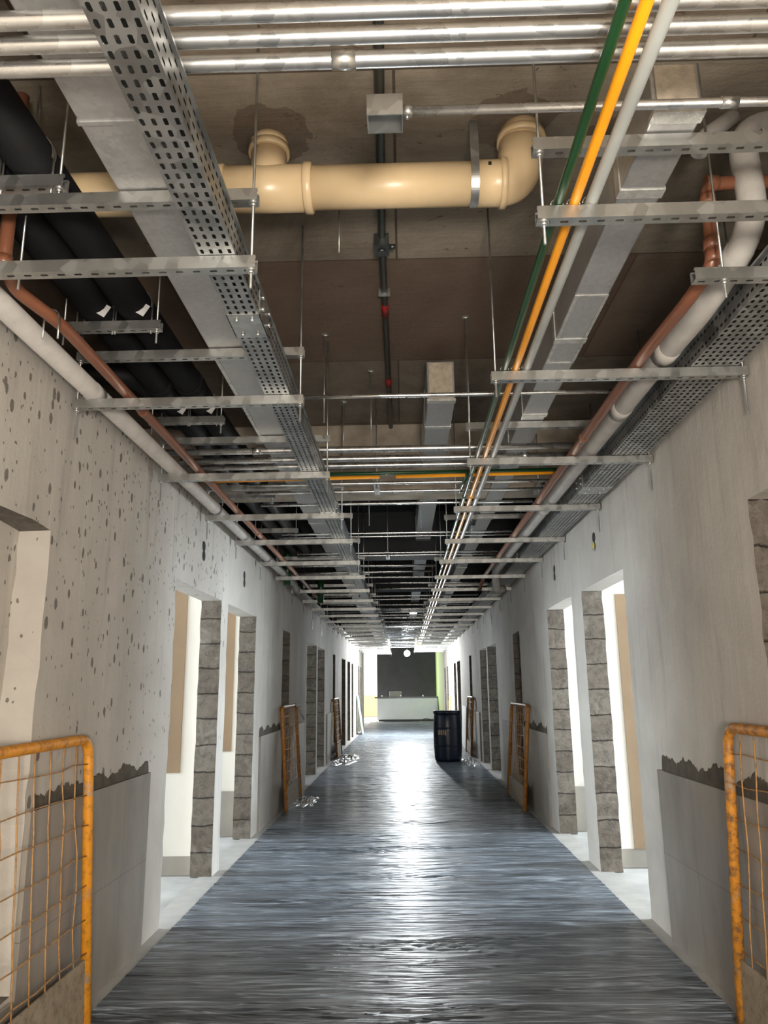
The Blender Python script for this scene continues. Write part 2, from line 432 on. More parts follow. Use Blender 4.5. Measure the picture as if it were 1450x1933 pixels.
def wall(name, side, openings, niches, mats, label):
    bm = B(); T = WT
    ys = {YN, YE}; y = YN
    while y < YE: ys.add(round(y, 3)); y += .5
    zs = {0.0, ZW}; z = 0
    while z < ZW: zs.add(round(z, 3)); z += .1
    sp = set()
    for a, b, c, d in openings+niches:
        ys |= {a, b}; zs |= {c, d}; sp |= {a, b}
    def clean(s, keep):
        s = sorted(s); out = []
        for q in s:
            if out and q-out[-1] < .03:
                if q in keep: out[-1] = q
            else: out.append(q)
        return out
    keepz = {c for o_ in openings+niches for c in o_[2:]} | {0.0, ZW}
    ys = clean(ys, sp | {YN, YE}); zs = clean(zs, keepz)
    def depth(i, j):
        if i < 0 or j < 0 or i >= len(ys)-1 or j >= len(zs)-1: return None
        cy = (ys[i]+ys[i+1])/2; cz = (zs[j]+zs[j+1])/2
        for a, b, c, d in openings:
            if a < cy < b and c < cz < d: return T
        for a, b, c, d in niches:
            if a < cy < b and c < cz < d: return .14
        return 0.0
    cache = {}
    def V(i, j, d):
        k = (i, j, round(d, 3))
        if k not in cache:
            y = ys[i]; z = zs[j]
            ds = [depth(i+p, j+q) for p in (-1, 0) for q in (-1, 0)]
            if len({x for x in ds if x is not None}) > 1:
                rr = random.Random(i*131+j*17+int(side*3)); y += rr.uniform(-.013, .013) if 0 < j < len(zs)-1 else 0
                rr = random.Random(i*7+j*171); z += rr.uniform(-.007, .007) if 0 < j < len(zs)-1 else 0
                if d > .01: y += random.Random(i*3+j*5).uniform(-.010, .010)
            cache[k] = bm.verts.new((side*(XW+d), y, z))
        return cache[k]
    def F(vs, mi):
        try:
            f = bm.faces.new(vs); f.material_index = mi
        except ValueError: pass
    for i in range(len(ys)-1):
        for j in range(len(zs)-1):
            d = depth(i, j)
            if d < T:
                F((V(i, j, d), V(i+1, j, d), V(i+1, j+1, d), V(i, j+1, d)), 0 if (d == 0 or ys[i] < 4) else 1)
                F((V(i, j, T), V(i, j+1, T), V(i+1, j+1, T), V(i+1, j, T)), 2)
            for di, dj, e in ((1, 0, (i+1, j, i+1, j+1)), (0, 1, (i, j+1, i+1, j+1))):
                d2 = depth(i+di, j+dj)
                if d2 is not None and abs(d2-d) > 1e-4:
                    a, b = sorted((d, d2))
                    F((V(e[0], e[1], a), V(e[2], e[3], a), V(e[2], e[3], b), V(e[0], e[1], b)), (0 if di else 1) if (side < 0 and ys[i] < 4) else (1 if di else 0))
                if d2 is None and d < T:
                    F((V(e[0], e[1], d), V(e[2], e[3], d), V(e[2], e[3], T), V(e[0], e[1], T)), 0)
    return struct(name, bm, mats, label)

OL = [(4.98, 6.27, 0, 2.13), (6.5, 7.78, 0, 2.13), (11.95, 13.33, 0, 2.13), (13.5, 14.7, 0, 2.13), (18.8, 20.0, 0, 2.13), (20.75, 21.8, 0, 2.13), (22.4, 23.2, 0, 2.13), (25.5, 26.4, 0, 2.13), (26.9, 27.7, 0, 2.13)]
NL = [(2.35, 3.14, .28, 2.08), (9.54, 10.16, .28, 2.12), (16.45, 17.0, .28, 2.12)]
OR = [(5.14, 6.36, 0, 2.16), (6.75, 7.93, 0, 2.16), (12.45, 13.75, 0, 2.14), (13.95, 15.1, 0, 2.14), (20.4, 21.6, 0, 2.14), (22.0, 23.1, 0, 2.14), (25.9, 26.8, 0, 2.14), (27.5, 28.3, 0, 2.14)]
NR = [(2.35, 3.22, .28, 2.18), (9.9, 10.5, .28, 2.14), (17.0, 17.6, .28, 2.14)]
wall('wall_left', -1, OL, NL, ['plaster_l', 'block', 'roomwhite'], 'left corridor wall of spotted bare plaster with rough door openings')
wall('wall_right', 1, OR, NR, ['plaster_r', 'block', 'roomwhite'], 'right corridor wall of smooth bare plaster with rough door openings')

struct('floor', box_bm(-6, 6, YN-.2, 42, -.12, -.004), 'roomfloor', 'grey screed floor of corridor and rooms')
struct('ceiling_rear', box_bm(-6, 6, 6.001, 42, ZS, ZS+.15), 'shade_black', 'slab overhead beyond the first beam, its shade put into a black colour')
struct('ceiling', box_bm(-6, 6, YN-.2, 6.0, ZS, ZS+.15), 'slab', 'brown concrete slab overhead with shuttering marks')
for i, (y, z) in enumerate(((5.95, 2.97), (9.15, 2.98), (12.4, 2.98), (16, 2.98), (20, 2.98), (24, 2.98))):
    struct('trim_%d' % (i+1), box_bm(-6, 6, y, y+.35, z, ZS-.002), 'beam' if i == 0 else 'shade_black', 'concrete beam number %d along the corridor crossing under the slab' % (i+1))
struct('wall_back', box_bm(-6, 6, YN-.3, YN-.02, 0, ZS), 'plaster_r')
# light stone strips along both walls
for i, s in enumerate((-1, 1)):
    struct('baseboard_left' if s < 0 else 'baseboard_right', box_bm(*sorted((s*1.42, s*(XW+.10))), YN+.05, YE, -.003, .004), 'strip',
           'pale stone strip edging the %s side of the film-covered floor' % ('left' if s < 0 else 'right'))
# plastic film on the floor, gently wrinkled
bm = B()
from mathutils import noise as mn
nx = 44
rows = [YN+.1]; y = YN+.1
while y < 33.2:
    y += .05 if y < 3.2 else (.0095 if y < 9 else (.02 if y < 14 else .045)); rows.append(y)
def ridge(t):
    f = t-math.floor(t); return max(0.0, 1-abs(f-.5)*4.2)**1.6
vv = []
for y in rows:
    row = []
    for i in range(nx+1):
        x = -1.42+2.84*i/nx
        w1 = mn.noise(Vector((x*.55, y*.9, 0)))*2.6+mn.noise(Vector((x*1.7, y*2.3, 4)))*.55
        w2 = mn.noise(Vector((x*.7+9, y*1.1, 2)))*3.2
        a1 = max(0, mn.noise(Vector((x*.9, y*2.6, 11)))+.25); a2 = max(0, mn.noise(Vector((x*.8, y*3.1, 17)))+.2)
        z = .005+0.009*a1*ridge(y*6.5-1.9*x+w1*1.1)+0.009*a2*ridge(y*11-4.5*x+w2*1.2)+.004*(mn.noise(Vector((x*.8, y*5, 7)))+.5)
        row.append(bm.verts.new((x, y, z)))
    vv.append(row)
for j in range(len(rows)-1):
    for i in range(nx):
        f = bm.faces.new((vv[j][i], vv[j][i+1], vv[j+1][i+1], vv[j+1][i])); f.smooth = True
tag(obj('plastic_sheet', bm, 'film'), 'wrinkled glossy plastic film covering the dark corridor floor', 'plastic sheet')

# rooms beside the corridor
def room_shell(side, y0, y1, cuts, n):
    s = side; x0 = XW+WT; x1 = 4.95; t = .12
    nm = 'left' if s < 0 else 'right'
    bm = B()
    def b2(a, b, c, d, e, f, mi=0):
        xa, xb = sorted((s*a, s*b)); bx(bm, xa, xb, c, d, e, f, mi)
    for y in [y0]+cuts+[y1]:
        b2(x0+.003, x1, y, y+t, .14, ZW, 0)
        b2(x0+.003, x1, y-.002, y+t+.002, 0, .14, 1)
    struct('wall_%s_rooms_%d' % (nm, n), bm, ['roomwhite', 'roomgrey'], 'white painted partitions of the rooms %s of the corridor' % nm)
    bm = B()
    b2(x1, x1+.12, y0, y1+t, 0, ZW)
    struct('wall_%s_outer_%d' % (nm, n), bm, 'roomwhite')
    bm = B()
    b2(XW+.02, x1+.12, y0, y1+t, ZW+.001, ZW+.08)
    struct('ceiling_%s_rooms_%d' % (nm, n), bm, 'roomwhite')
room_shell(-1, 3.9, 7.93, [6.33], 1)
room_shell(1, 4.0, 8.08, [6.50], 1)
room_shell(-1, 11.0, 14.85, [13.38], 2)
room_shell(1, 11.4, 15.25, [13.80], 2)
room_shell(-1, 18.0, 23.5, [20.2, 22.0], 3)
room_shell(1, 19.6, 23.4, [21.7], 3)
room_shell(-1, 24.9, 28.2, [26.6], 4)
room_shell(1, 25.2, 28.7, [27.1], 4)
# unpainted patches on the partitions
struct('trim_7', box_bm(-2.6, -1.80, 6.322, 6.329, .76, 2.3), 'roombrown', 'brown unpainted patch on partition inside first left doorway')
struct('trim_8', box_bm(-2.4, -1.745, 7.922, 7.929, .80, 2.3), 'roombrown', 'brown unpainted patch on partition inside second left doorway')
struct('trim_9', box_bm(1.81, 2.9, 6.492, 6.499, .14, 2.16), 'roombrown', 'brown unpainted patch on partition inside first right doorway')
struct('trim_10', box_bm(-4.9, -1.70, 7.91, 7.921, .0, .42), 'roomgrey', 'grey unfinished foot of partition inside second left doorway')
struct('trim_11', box_bm(1.70, 4.9, 8.06, 8.071, .0, .42), 'roomgrey', 'grey unfinished foot of partition inside second right doorway')
# thin window frames around the daylight openings
def window(n, x, y):
    s = 1 if x > 0 else -1
    bm = B(); w = .75; h0, h1 = .97, 2.13
    for a in ((y-w, y-w+.05, h0, h1), (y+w-.05, y+w, h0, h1), (y-w, y+w, h0-.05, h0), (y-w, y+w, h1, h1+.05), (y-.02, y+.02, h0, h1)):
        xa, xb = sorted((s*4.88, s*4.94)); bx(bm, xa, xb, *a)
    struct('window_%d' % n, bm, 'white')
for i, (x, y) in enumerate(((-4.9, 5.35), (-4.9, 7.15), (4.9, 5.6), (4.9, 7.3))): window(i+1, x, y)

# far end: corridor widens, black wall, reception counter
struct('wall_far', box_bm(-1.22, 1.9, 35.9, 36.05, 0, ZS), 'blackpaint', 'black painted wall closing the corridor behind the counter')
struct('wall_far_left', box_bm(-5.9, -1.0, 40.6, 40.75, 1.05, ZS), 'white')
struct('trim_12', box_bm(-5.9, -1.0, 40.58, 40.75, 0, 1.05), 'tan', 'tan painted lower part of the bright wall left of the counter')
struct('wall_far_right', box_bm(1.505, 1.6, YE, 35.9, 0, ZW+.2), 'greenboard', 'green moisture board wall at the far right of the corridor')
struct('wall_outer_left', box_bm(-6, -5.9, YN, 42, 0, ZS), 'white')
struct('wall_outer_right', box_bm(5.9, 6, YN, 42, 0, ZS), 'plaster_r')
struct('wall_end', box_bm(-6, 6, 41.9, 42, 0, ZS), 'white')

# wall tiling
def tiles(name, s, ranges, label):
    bm = B()
    for a, b, c, d in ranges:
        xa, xb = sorted((s*(XW-.022), s*(XW-.001))); bx(bm, xa, xb, a, b, c, d)
    o = struct(name, bm, 'tile', label)
tiles('trim_13', -1, [(3.145, 4.60, .004, .94), (1.0, 3.144, .004, .27)], 'grey wall tiling at the near left with a slanting shadow')
tiles('trim_14', 1, [(3.225, 4.71, .004, .92), (1.0, 3.224, .004, .27)], 'grey wall tiling at the near right')
tiles('trim_15', -1, [(8.1, 9.5, .004, .93), (9.501, 10.2, .004, .27), (10.201, 11.6, .004, .93)], 'grey wall tiling on the left behind the second barrier')
tiles('trim_16', 1, [(8.3, 9.86, .004, .92), (9.861, 10.54, .004, .27), (10.541, 11.9, .004, .92)], 'grey wall tiling on the right behind the second barrier')
tiles('trim_17', -1, [(15.1, 16.4, .004, .93), (16.401, 17.05, .004, .27), (17.051, 18.3, .004, .93)], 'grey wall tiling on the left behind the third barrier')
tiles('trim_18', 1, [(15.5, 16.95, .004, .92), (16.951, 17.65, .004, .27), (17.651, 19.6, .004, .92)], 'grey wall tiling on the right behind the third barrier')

def smear(name, s, y0, y1, z0, hgt, seed, label):
    rr = random.Random(seed); bm = B(); n = 150; pr = None
    ph = [rr.uniform(0, 6) for _ in range(5)]
    for i in range(n+1):
        t = i/n; y = y0+(y1-y0)*t
        h = hgt*(.55+.22*abs(math.sin(t*9+ph[0]))+.18*math.sin(t*23+ph[1])+rr.uniform(-.13, .13)*rr.random()+.06*math.sin(t*61+ph[2])+.05*math.sin(t*103+ph[3]))
        if i in (0, n): h *= .5
        vs = [bm.verts.new((s*x, y, z)) for x, z in ((XW-.001, z0-.01), (XW-.009, z0-.01), (XW-.006, z0+h*.9), (XW-.001, z0+h))]
        if pr:
            for k in range(4): bm.faces.new((pr[k], vs[k], vs[(k+1) % 4], pr[(k+1) % 4]))
        else: bm.faces.new(vs)
        pr = vs
    bm.faces.new(pr[::-1])
    struct(name, bm, 'mortar', label)
smear('trim_19', -1, 3.2, 4.60, .94, .085, 3, 'dark mortar smear above the near left wall tiling')
smear('trim_20', 1, 3.25, 4.66, .92, .11, 5, 'dark mortar smear above the near right wall tiling')
smear('trim_21', -1, 8.1, 9.45, .93, .10, 8, 'dark mortar smear above the second left wall tiling')
smear('trim_22', 1, 8.3, 9.85, .92, .10, 9, 'dark mortar smear above the second right wall tiling')

# ------------------------------------------------------------------ hangers
CH = .040
def channel_mesh(L):
    """slotted strut: U section open to the top, length along x from 0 to L"""
    bm = B(); w = .040; n = int(L/.05); p = L/n
    sheet(bm, (0, -w/2, 0), (1, 0, 0), (0, 1, 0), n, 1, p, w, .024, .010)
    for y in (-w/2, w/2):
        s = 1 if y > 0 else -1
        vs = [(0, y, 0), (L, y, 0), (L, y, CH), (0, y, CH)]
        bm.faces.new([bm.verts.new(v) for v in vs])
        vs = [(0, y, CH), (L, y, CH), (L, y-s*.009, CH), (0, y-s*.009, CH)]
        bm.faces.new([bm.verts.new(v) for v in vs])
        vs = [(0, y-s*.009, CH), (L, y-s*.009, CH), (L, y-s*.009, CH-.008), (0, y-s*.009, CH-.008)]
        bm.faces.new([bm.verts.new(v) for v in vs])
    bmesh.ops.remove_doubles(bm, verts=bm.verts[:], dist=.0004)
    return new_mesh('channel', bm, 'galv')
CHM = {}
def chan(L):
    if L not in CHM: CHM[L] = channel_mesh(L)
    return CHM[L]
def rod_mesh(L, r=.0045):
    k = ('rod', round(L, 3), r)
    if k not in CHM:
        CHM[k] = new_mesh('threaded_rod', tube_bm([(0, 0, 0), (0, 0, L)], r, 8), 'galv')
    return CHM[k]
def nut_mesh():
    if 'nut' not in CHM:
        bm = B(); tube(bm, [(0, 0, -.011), (0, 0, -.0022)], .0105, 6)
        tube(bm, [(0, 0, -.0022), (0, 0, 0)], .016, 12)
        CHM['nut'] = new_mesh('nut', bm, 'galv_pipe')
    return CHM['nut']

def hanger(y, x0, x1, zs, rods, label, group=None, dangle=(.0, .0), tilt=0, top=ZS):
    t = thing('channel_hanger', label, 'hanger', ((x0+x1)/2, y, zs[0]), (0, tilt, random.uniform(-.004, .004)), group)
    cx = (x0+x1)/2
    for z in zs:
        obj('channel', chan(round(x1-x0, 3)), None, t, (x0-cx, 0, z-zs[0]))
    for rx, dg in zip(rods, dangle):
        ro = obj('threaded_rod', rod_mesh(top-zs[0]+dg+.03), None, t, (rx-cx, 0, -dg-.03))
        for z in zs: obj('nut', nut_mesh(), None, ro, (0, 0, z-zs[0]+dg+.03))
    return t

def word(n):
    u = ['', 'first', 'second', 'third', 'fourth', 'fifth', 'sixth', 'seventh', 'eighth', 'ninth', 'tenth', 'eleventh', 'twelfth', 'thirteenth', 'fourteenth', 'fifteenth', 'sixteenth', 'seventeenth', 'eighteenth', 'nineteenth']
    if n < 20: return u[n]
    if n % 10 == 0: return ['twentieth', 'thirtieth', 'fortieth', 'fiftieth'][n//10-2]
    return ['twenty', 'thirty', 'forty', 'fifty'][n//10-2]+'-'+u[n % 10]
ZL1, ZL2 = 2.635, 2.865
ZR1, ZR2 = 2.685, 2.91
ordn = ['nearest', 'second', 'third', 'fourth', 'fifth', 'sixth', 'seventh', 'eighth']
yl = [2.055, 3.17, 4.39, 5.50, 6.50, 7.66, 8.70, 9.94]
while yl[-1] < 28: yl.append(yl[-1]+1.17)
for i, y in enumerate(yl):
    lab = ('%s two-tier galvanized channel hanger from the camera on the left, under the perforated tray' % ordn[i]) if i < 8 else '%s channel hanger from the camera on the left half of the ceiling' % word(i+1)
    hanger(y, -1.46, -.425, [ZL1, ZL2], (-1.447, -.44), lab, 'channel hangers under the left tray' if i < 8 else 'distant channel hangers on the left', (.11 if i % 2 else .09, .05 if i != 0 else .03))
yr = [1.92, 3.07, 4.34, 5.56, 6.83, 7.97, 9.15, 10.35]
while yr[-1] < 28: yr.append(yr[-1]+1.2)
for i, y in enumerate(yr):
    two = i in (0, 2, 4) or (i > 5 and i % 2 == 0)
    lab = ('%s channel hanger from the camera on the right, under the green, yellow and grey pipes' % ordn[i]) if i < 8 else '%s channel hanger from the camera on the right half of the ceiling' % word(i+1)
    hanger(y, .40, 1.492, [ZR1, ZR2] if two else [ZR1], (.42, 1.479), lab, 'channel hangers on the right' if i < 8 else 'distant channel hangers on the right', (.04, .14))
hanger(2.27, .97, 1.492, [ZR1], (1.07, 1.479), 'short galvanized bracket channel at upper right under the bend of the copper-brown pipe', None, (.03, .03))
# short hangers of the black pipes
for i, y in enumerate((2.05, 3.01, 4.2, 6.0, 7.4)):
    hanger(y, -1.48, -1.03, [2.93], (-1.46, -1.05),
           '%s short hanger from the camera under the two black insulated pipes' % ordn[i], 'short hangers of the black pipes', (.03, .03))
# free threaded rods
for i, (x, y, z0, d) in enumerate(((-.45, 4.28, 2.95, 'left of centre with a clip at its top, beside the tray'), (.40, 4.09, 2.75, 'right of centre just left of the green pipe'),
                                   (-.19, 4.84, 3.0, 'in the middle of the ceiling just before the beam'), (-.25, 2.95, 3.25, 'near the middle of the ceiling beside the beige pipe'),
                                   (-.42, 5.4, 3.1, 'before the beam beside the left tray'), (.2, 7.4, 2.95, 'just behind the beam in the middle'), (-.3, 7.0, 2.9, 'just behind the beam left of the middle'))):
    t = thing('threaded_rod_drop', 'thin loose rod hanging ' + d, 'threaded rod', (x, y, ZS), group='loose threaded rods')
    obj('rod', rod_mesh(round(ZS-z0, 3), .0032), None, t, (0, 0, z0-ZS))
    bm = B(); bx(bm, -.02, .02, -.004, .004, -.012, -.002); tube(bm, [(-.02, 0, -.012), (.024, 0, -.012)], .006, 8)
    obj('clip', bm, 'galv', t)

# ------------------------------------------------------------------ perforated trays
def tray(name, x0, x1, z0, h, y0, ncol, pu, lip, label, slot, side_rows=3):
    t = thing(name, label, 'cable tray', ((x0+x1)/2, y0, z0))
    seg = 3.04; n = int(round(seg/pu)); w = x1-x0; lw = pu
    bm = B()
    sheet(bm, (-w/2, 0, 0), (0, 1, 0), (1, 0, 0), n, ncol, seg/n, w/ncol, slot[0], slot[1])
    for s in (-1, 1):
        sheet(bm, (s*w/2, 0, 0), (0, 1, 0), (0, 0, 1), n, side_rows, seg/n, h/side_rows, slot[0], slot[1]*.9)
        q = [(s*w/2, 0, h), (s*w/2, seg, h), (s*(w/2+lip), seg, h), (s*(w/2+lip), 0, h)]
        bm.faces.new([bm.verts.new(p) for p in q])
        q = [(s*(w/2+lip), 0, h), (s*(w/2+lip), seg, h), (s*(w/2+lip), seg, h-.008), (s*(w/2+lip), 0, h-.008)]
        bm.faces.new([bm.verts.new(p) for p in q])
    cm = new_mesh('slot_shade_sheet', box_bm(-w/2+.001, w/2-.001, .001, seg-.001, h-.003, h-.001), 'steel_dark')  # dark sheet added inside the tray so its slots read dark
    me = new_mesh('tray_section', bm, 'galv_tray')
    pb = B()
    bx(pb, -w/2-.004, w/2+.004, -.09, .09, -.004, -.001)
    for s in (-1, 1):
        bx(pb, *sorted((s*(w/2+.001), s*(w/2+.004))), -.09, .09, -.004, h-.015)
        for yy in (-.06, .06):
            for zz in (.03, h-.03): tube(pb, [(s*(w/2+.003), yy, zz), (s*(w/2+.016), yy, zz)], .007, 6)
    for yy in (-.055, .055):
        for xx in (-w*.25, w*.25): tube(pb, [(xx, yy, -.002), (xx, yy, -.014)], .0075, 6)
    pm = new_mesh('splice', pb, 'galv')
    y = 0; k = 0
    while y0+y < 28.6:
        obj('tray_section', me, None, t, (0, y, 0))
        obj('slot_shade_sheet', cm, None, t, (0, y, 0))
        if k: obj('splice_plate', pm, None, t, (0, y, 0))
        y += seg; k += 1
    return t
tray('perforated_cable_tray', -.595, -.485, ZL1+CH+.002, .105, -.55, 4, .038, .008, 'long narrow perforated metal cable tray left of centre running down the corridor', (.023, .0105))
tray('wide_perforated_cable_tray', 1.25, 1.452, ZR1+CH+.002, .10, -.95, 7, .038, .012, 'long wide perforated metal cable tray tight against the right wall', (.0225, .0125), 2)

# ------------------------------------------------------------------ ducts
def duct(name, x0, x1, y0, y1, z0, z1, label, seams, cap=True, wrap=None):
    t = thing(name, label, 'duct', ((x0+x1)/2, y0, z0))
    w = (x1-x0)/2; h = z1-z0; L = y1-y0
    obj('duct_body', box_bm(-w, w, 0, L, 0, h), 'duct', t, bevel=.006)
    if cap:
        bm = B(); bx(bm, -w+.012, w-.012, -.008, .001, .012, h-.012)
        obj('end_cap', bm, 'insul', t, bevel=.004)
        for nm, a in (('tape', (-w-.003, w+.003, -.012, .035, -.004, .012)), ):
            obj(nm, box_bm(*a), 'tape', t)
    for sy in seams:
        bm = B(); e = .004
        hw = .022 if cap else .007
        bx(bm, -w-e, w+e, sy-hw, sy+hw, -e, h+e)
        obj('joint_band', bm, 'tape' if cap else 'duct', t)
    return t
duct('wide_air_duct', -.86, -.60, -1.0, 28, ZL2+CH+.005, ZL2+.185, 'wide flat grey sheet-metal air duct above the left perforated tray', [1.75+1.0, 3.25+1.0, 4.4+1, 6.9+1, 9.5+1, 12.5+1], cap=False)
duct('narrow_air_duct', .725, .865, 1.83, 27, ZR2+CH+.005, ZR2+.215, 'narrow grey air duct with taped closed end at upper right', [.35, 1.42, 2.4, 3.0, 5.2, 8.2, 11.3])
duct('centre_air_duct', .18, .355, 4.5, 26, 3.16, 3.43, 'small air duct with taped end cap hanging in the middle before the beam', [.5, 1.2, 4.1, 4.5, 7.2, 7.6])
# frame of foil tape on the left duct and right duct bottoms
def tapeframe(x0, x1, y0, y1, z, label, w=.018):
    bm = B()
    for a in ((x0, x0+w, y0, y1), (x1-w, x1, y0, y1), (x0+w, x1-w, y0, y0+w), (x0+w, x1-w, y1-w, y1)):
        bx(bm, a[0], a[1], a[2], a[3], z-.003, z-.0006)
    tag(obj('foil_tape', bm, 'tape'), label, 'tape')
tapeframe(-.86, -.601, 3.25, 4.45, ZL2+CH+.005, 'rectangle of silver foil tape around a panel under the wide left duct')
tapeframe(.726, .864, 2.83, 3.5, ZR2+CH+.005, 'rectangle of silver foil tape around a panel under the narrow right duct', .014)

# ------------------------------------------------------------------ pipes along the corridor
def pipe(name, pts, r, m, label, cat, couplers=(), rad=.08, cm=None, cr=1.18, group=None, n=16, cl=.03):
    p0 = Vector(pts[0]); t = thing(name, label, cat, p0, group=group)
    P = [Vector(p)-p0 for p in pts]
    obj('pipe_run', tube_bm(fillet(P, rad) if len(P) > 2 else P, r, n), m, t)
    for (c, d) in couplers:
        c = Vector(c)-p0; d = Vector(d).normalized()
        bm = B(); tube(bm, [c-d*cl, c+d*cl], r*cr, n)
        obj('coupling', bm, cm or m, t)
    return t
zp = ZR1+CH
for nm, x, xn, r, m, lab in (('green_pipe', .46, .475, .0135, 'green', 'thin dark green pipe, leftmost of the three pipes running down the right side'),
                             ('yellow_pipe', .507, .517, .0145, 'yellow', 'bright yellow pipe between the green and grey pipes on the right side'),
                             ('grey_pipe', .555, .568, .0175, 'grey', 'light grey pipe, rightmost of the three pipes running down the right side')):
    t = pipe(nm, [(xn, .4, zp+r+.002), (x, 2.1, zp+r+.001), (x, 28.6, zp+r+.001)], r, m, lab, 'pipe', [((x, yy, zp+r+.001), (0, 1, 0)) for yy in (5.3, 8.3, 11.3)], cm=m if nm != 'green_pipe' else 'green', rad=.6)
    for k, y in enumerate(yr[:6]):
        bm = B()
        tube(bm, [(x+(r+.004)*math.cos(a*PI/8), 0, zp+r+(r+.004)*math.sin(a*PI/8)) for a in range(9)], .0022, 6)
        obj('pipe_clip', bm, 'galv', t, (-xn, y-.4, -(zp+r+.002)))

def clamp(parent, p0, x, y, z, r, top=None, m='galv', w=.012):
    """U clamp around a pipe that runs along y"""
    bm = B(); n = 18
    for y_ in (0,):
        pr = None
        for k in range(n+1):
            a = PI*1.12*k/n-PI*.06
            ring = [bm.verts.new((rr*math.cos(a), yy, rr*math.sin(a))) for rr, yy in ((r+.001, -w), (r+.004, -w), (r+.004, w), (r+.001, w))]
            if pr:
                for q in range(4): bm.faces.new((pr[q], ring[q], ring[(q+1) % 4], pr[(q+1) % 4]))
            pr = ring
    for s in (-1, 1): tube(bm, [(s*(r+.003), 0, 0), (s*(r+.003), 0, -r-.06)], .0035, 6)
    obj('clamp', bm, m, parent, Vector((x, y, z))-Vector(p0))

# right side copper-brown pipe and white insulated pipe with their drops
pts = [(1.75, 2.38, 3.13), (1.10, 2.38, 3.13), (1.085, 2.36, 2.80), (1.05, 2.52, 2.752), (1.03, 3.0, 2.752), (1.03, 9.5, 2.752), (1.00, 9.75, 2.62)]
t = pipe('copper_brown_pipe', pts, .024, 'copper', 'copper-brown plastic pipe on the right, dropping with two elbows then running beside the white pipe', 'pipe',
         [((1.12, 2.38, 3.13), (1, 0, 0)), ((1.098, 2.377, 3.06), (0, 0, 1)), ((1.087, 2.362, 2.88), (0, 0, 1)), ((1.087, 2.362, 2.83), (0, 0, 1)), ((1.03, 4.05, 2.752), (0, 1, 0)), ((1.03, 6.9, 2.752), (0, 1, 0))], rad=.06, cl=.022)
pts = [(1.75, 2.45, 3.42), (1.33, 2.42, 3.40), (1.245, 2.38, 3.30), (1.235, 2.34, 2.93), (1.155, 2.62, 2.785), (1.14, 3.1, 2.782), (1.14, 9.2, 2.782), (1.2, 9.6, 2.60), (1.3, 9.7, 2.62)]
t = pipe('white_insulated_pipe', pts, .048, 'whitewrap', 'thick white foam-wrapped pipe on the right, bending down and running beside the wide tray', 'pipe',
         [((1.143, 3.02, 2.783), (0, 1, 0)), ((1.14, 3.7, 2.782), (0, 1, 0)), ((1.14, 5.9, 2.782), (0, 1, 0)), ((1.2, 2.46, 2.87), (-.3, .6, -.6))], rad=.14, cr=1.06, cl=.05)
# stub branch in white wrap beside the drop
bm = B(); tube(bm, fillet([(1.10, 2.40, 3.27), (1.115, 2.40, 3.33), (1.24, 2.40, 3.42)], .05), .030, 14)
o = obj('wrap_branch', bm, 'whitewrap', t, -Vector((1.75, 2.45, 3.42)))
# left side
pts = [(-1.31, 2.24, 3.45), (-1.31, 2.24, 2.80), (-1.30, 2.30, 2.735), (-1.225, 2.50, 2.705), (-1.225, 10.2, 2.705), (-1.15, 10.6, 2.60)]
t = pipe('copper_brown_pipe', pts, .023, 'copper', 'copper-brown plastic pipe on the left, dropping near the edge then running beside the left wall', 'pipe',
         [((-1.31, 2.24, 3.10), (0, 0, 1)), ((-1.31, 2.24, 2.80), (0, 0, 1)), ((-1.225, 3.4, 2.705), (0, 1, 0)), ((-1.225, 6.3, 2.705), (0, 1, 0))], rad=.07, cl=.02)
clamp(t, (-1.31, 2.24, 3.45), -1.235, 2.45, 2.706, .024, w=.008)
obj('threaded_rod', rod_mesh(.9), None, t, Vector((-1.275, 2.28, 2.72))-Vector((-1.31, 2.24, 3.45)))
t = pipe('grey_insulated_pipe', [(-1.385, .8, 2.722), (-1.385, 9.7, 2.722), (-1.385, 9.9, 2.64)], .043, 'greywrap', 'thick grey foam-wrapped pipe running tight along the top of the left wall', 'pipe',
         [((-1.385, 3.2, 2.722), (0, 1, 0)), ((-1.385, 5.45, 2.722), (0, 1, 0)), ((-1.385, 6.6, 2.722), (0, 1, 0))], cr=1.05, cl=.04)
# black insulated pair
for x, lab in ((-1.325, 'left one of the two fat black insulated pipes over the left wall'), (-1.155, 'right one of the two fat black insulated pipes over the left wall')):
    p0 = (x, .3, 3.052)
    t = pipe('black_insulated_pipe', [p0, (x, 9.0, 3.052)], .076, 'black', lab, 'pipe', group='fat black insulated pipes', n=20,
             couplers=[((x, yy, 3.052), (0, 1, 0)) for yy in (3.9, 5.0)], cr=1.06, cl=.06)
    for y in (2.05, 3.01, 4.2, 6.0):
        clamp(t, p0, x, y, 3.052, .0765)
    for y in (3.01, 4.2):
        bm = B(); bx(bm, -.018, .018, -.0015, .0015, -.028, .028)
        obj('paper_tag', bm, 'tag', t, Vector((x+.06, y-.06, 3.0))-Vector(p0), (0, .5, .2))
pipe('black_insulated_elbow', [(-1.9, 3.75, 3.06), (-1.42, 3.75, 3.06), (-1.40, 4.5, 3.06)], .06, 'black', 'black insulated branch bending off to the left behind the black pipes', 'pipe', rad=.18)
pipe('black_wrapped_duct', [(.46, 6.56, 3.31), (3.5, 6.56, 3.31)], .17, 'black', 'large black wrapped pipe crossing above the right pipes behind the first beam', 'pipe', n=24)
pipe('black_wrapped_duct', [(-3.5, 7.08, 3.33), (.05, 7.08, 3.33)], .17, 'black', 'large black wrapped pipe crossing above the left tray behind the first beam', 'pipe', n=24)

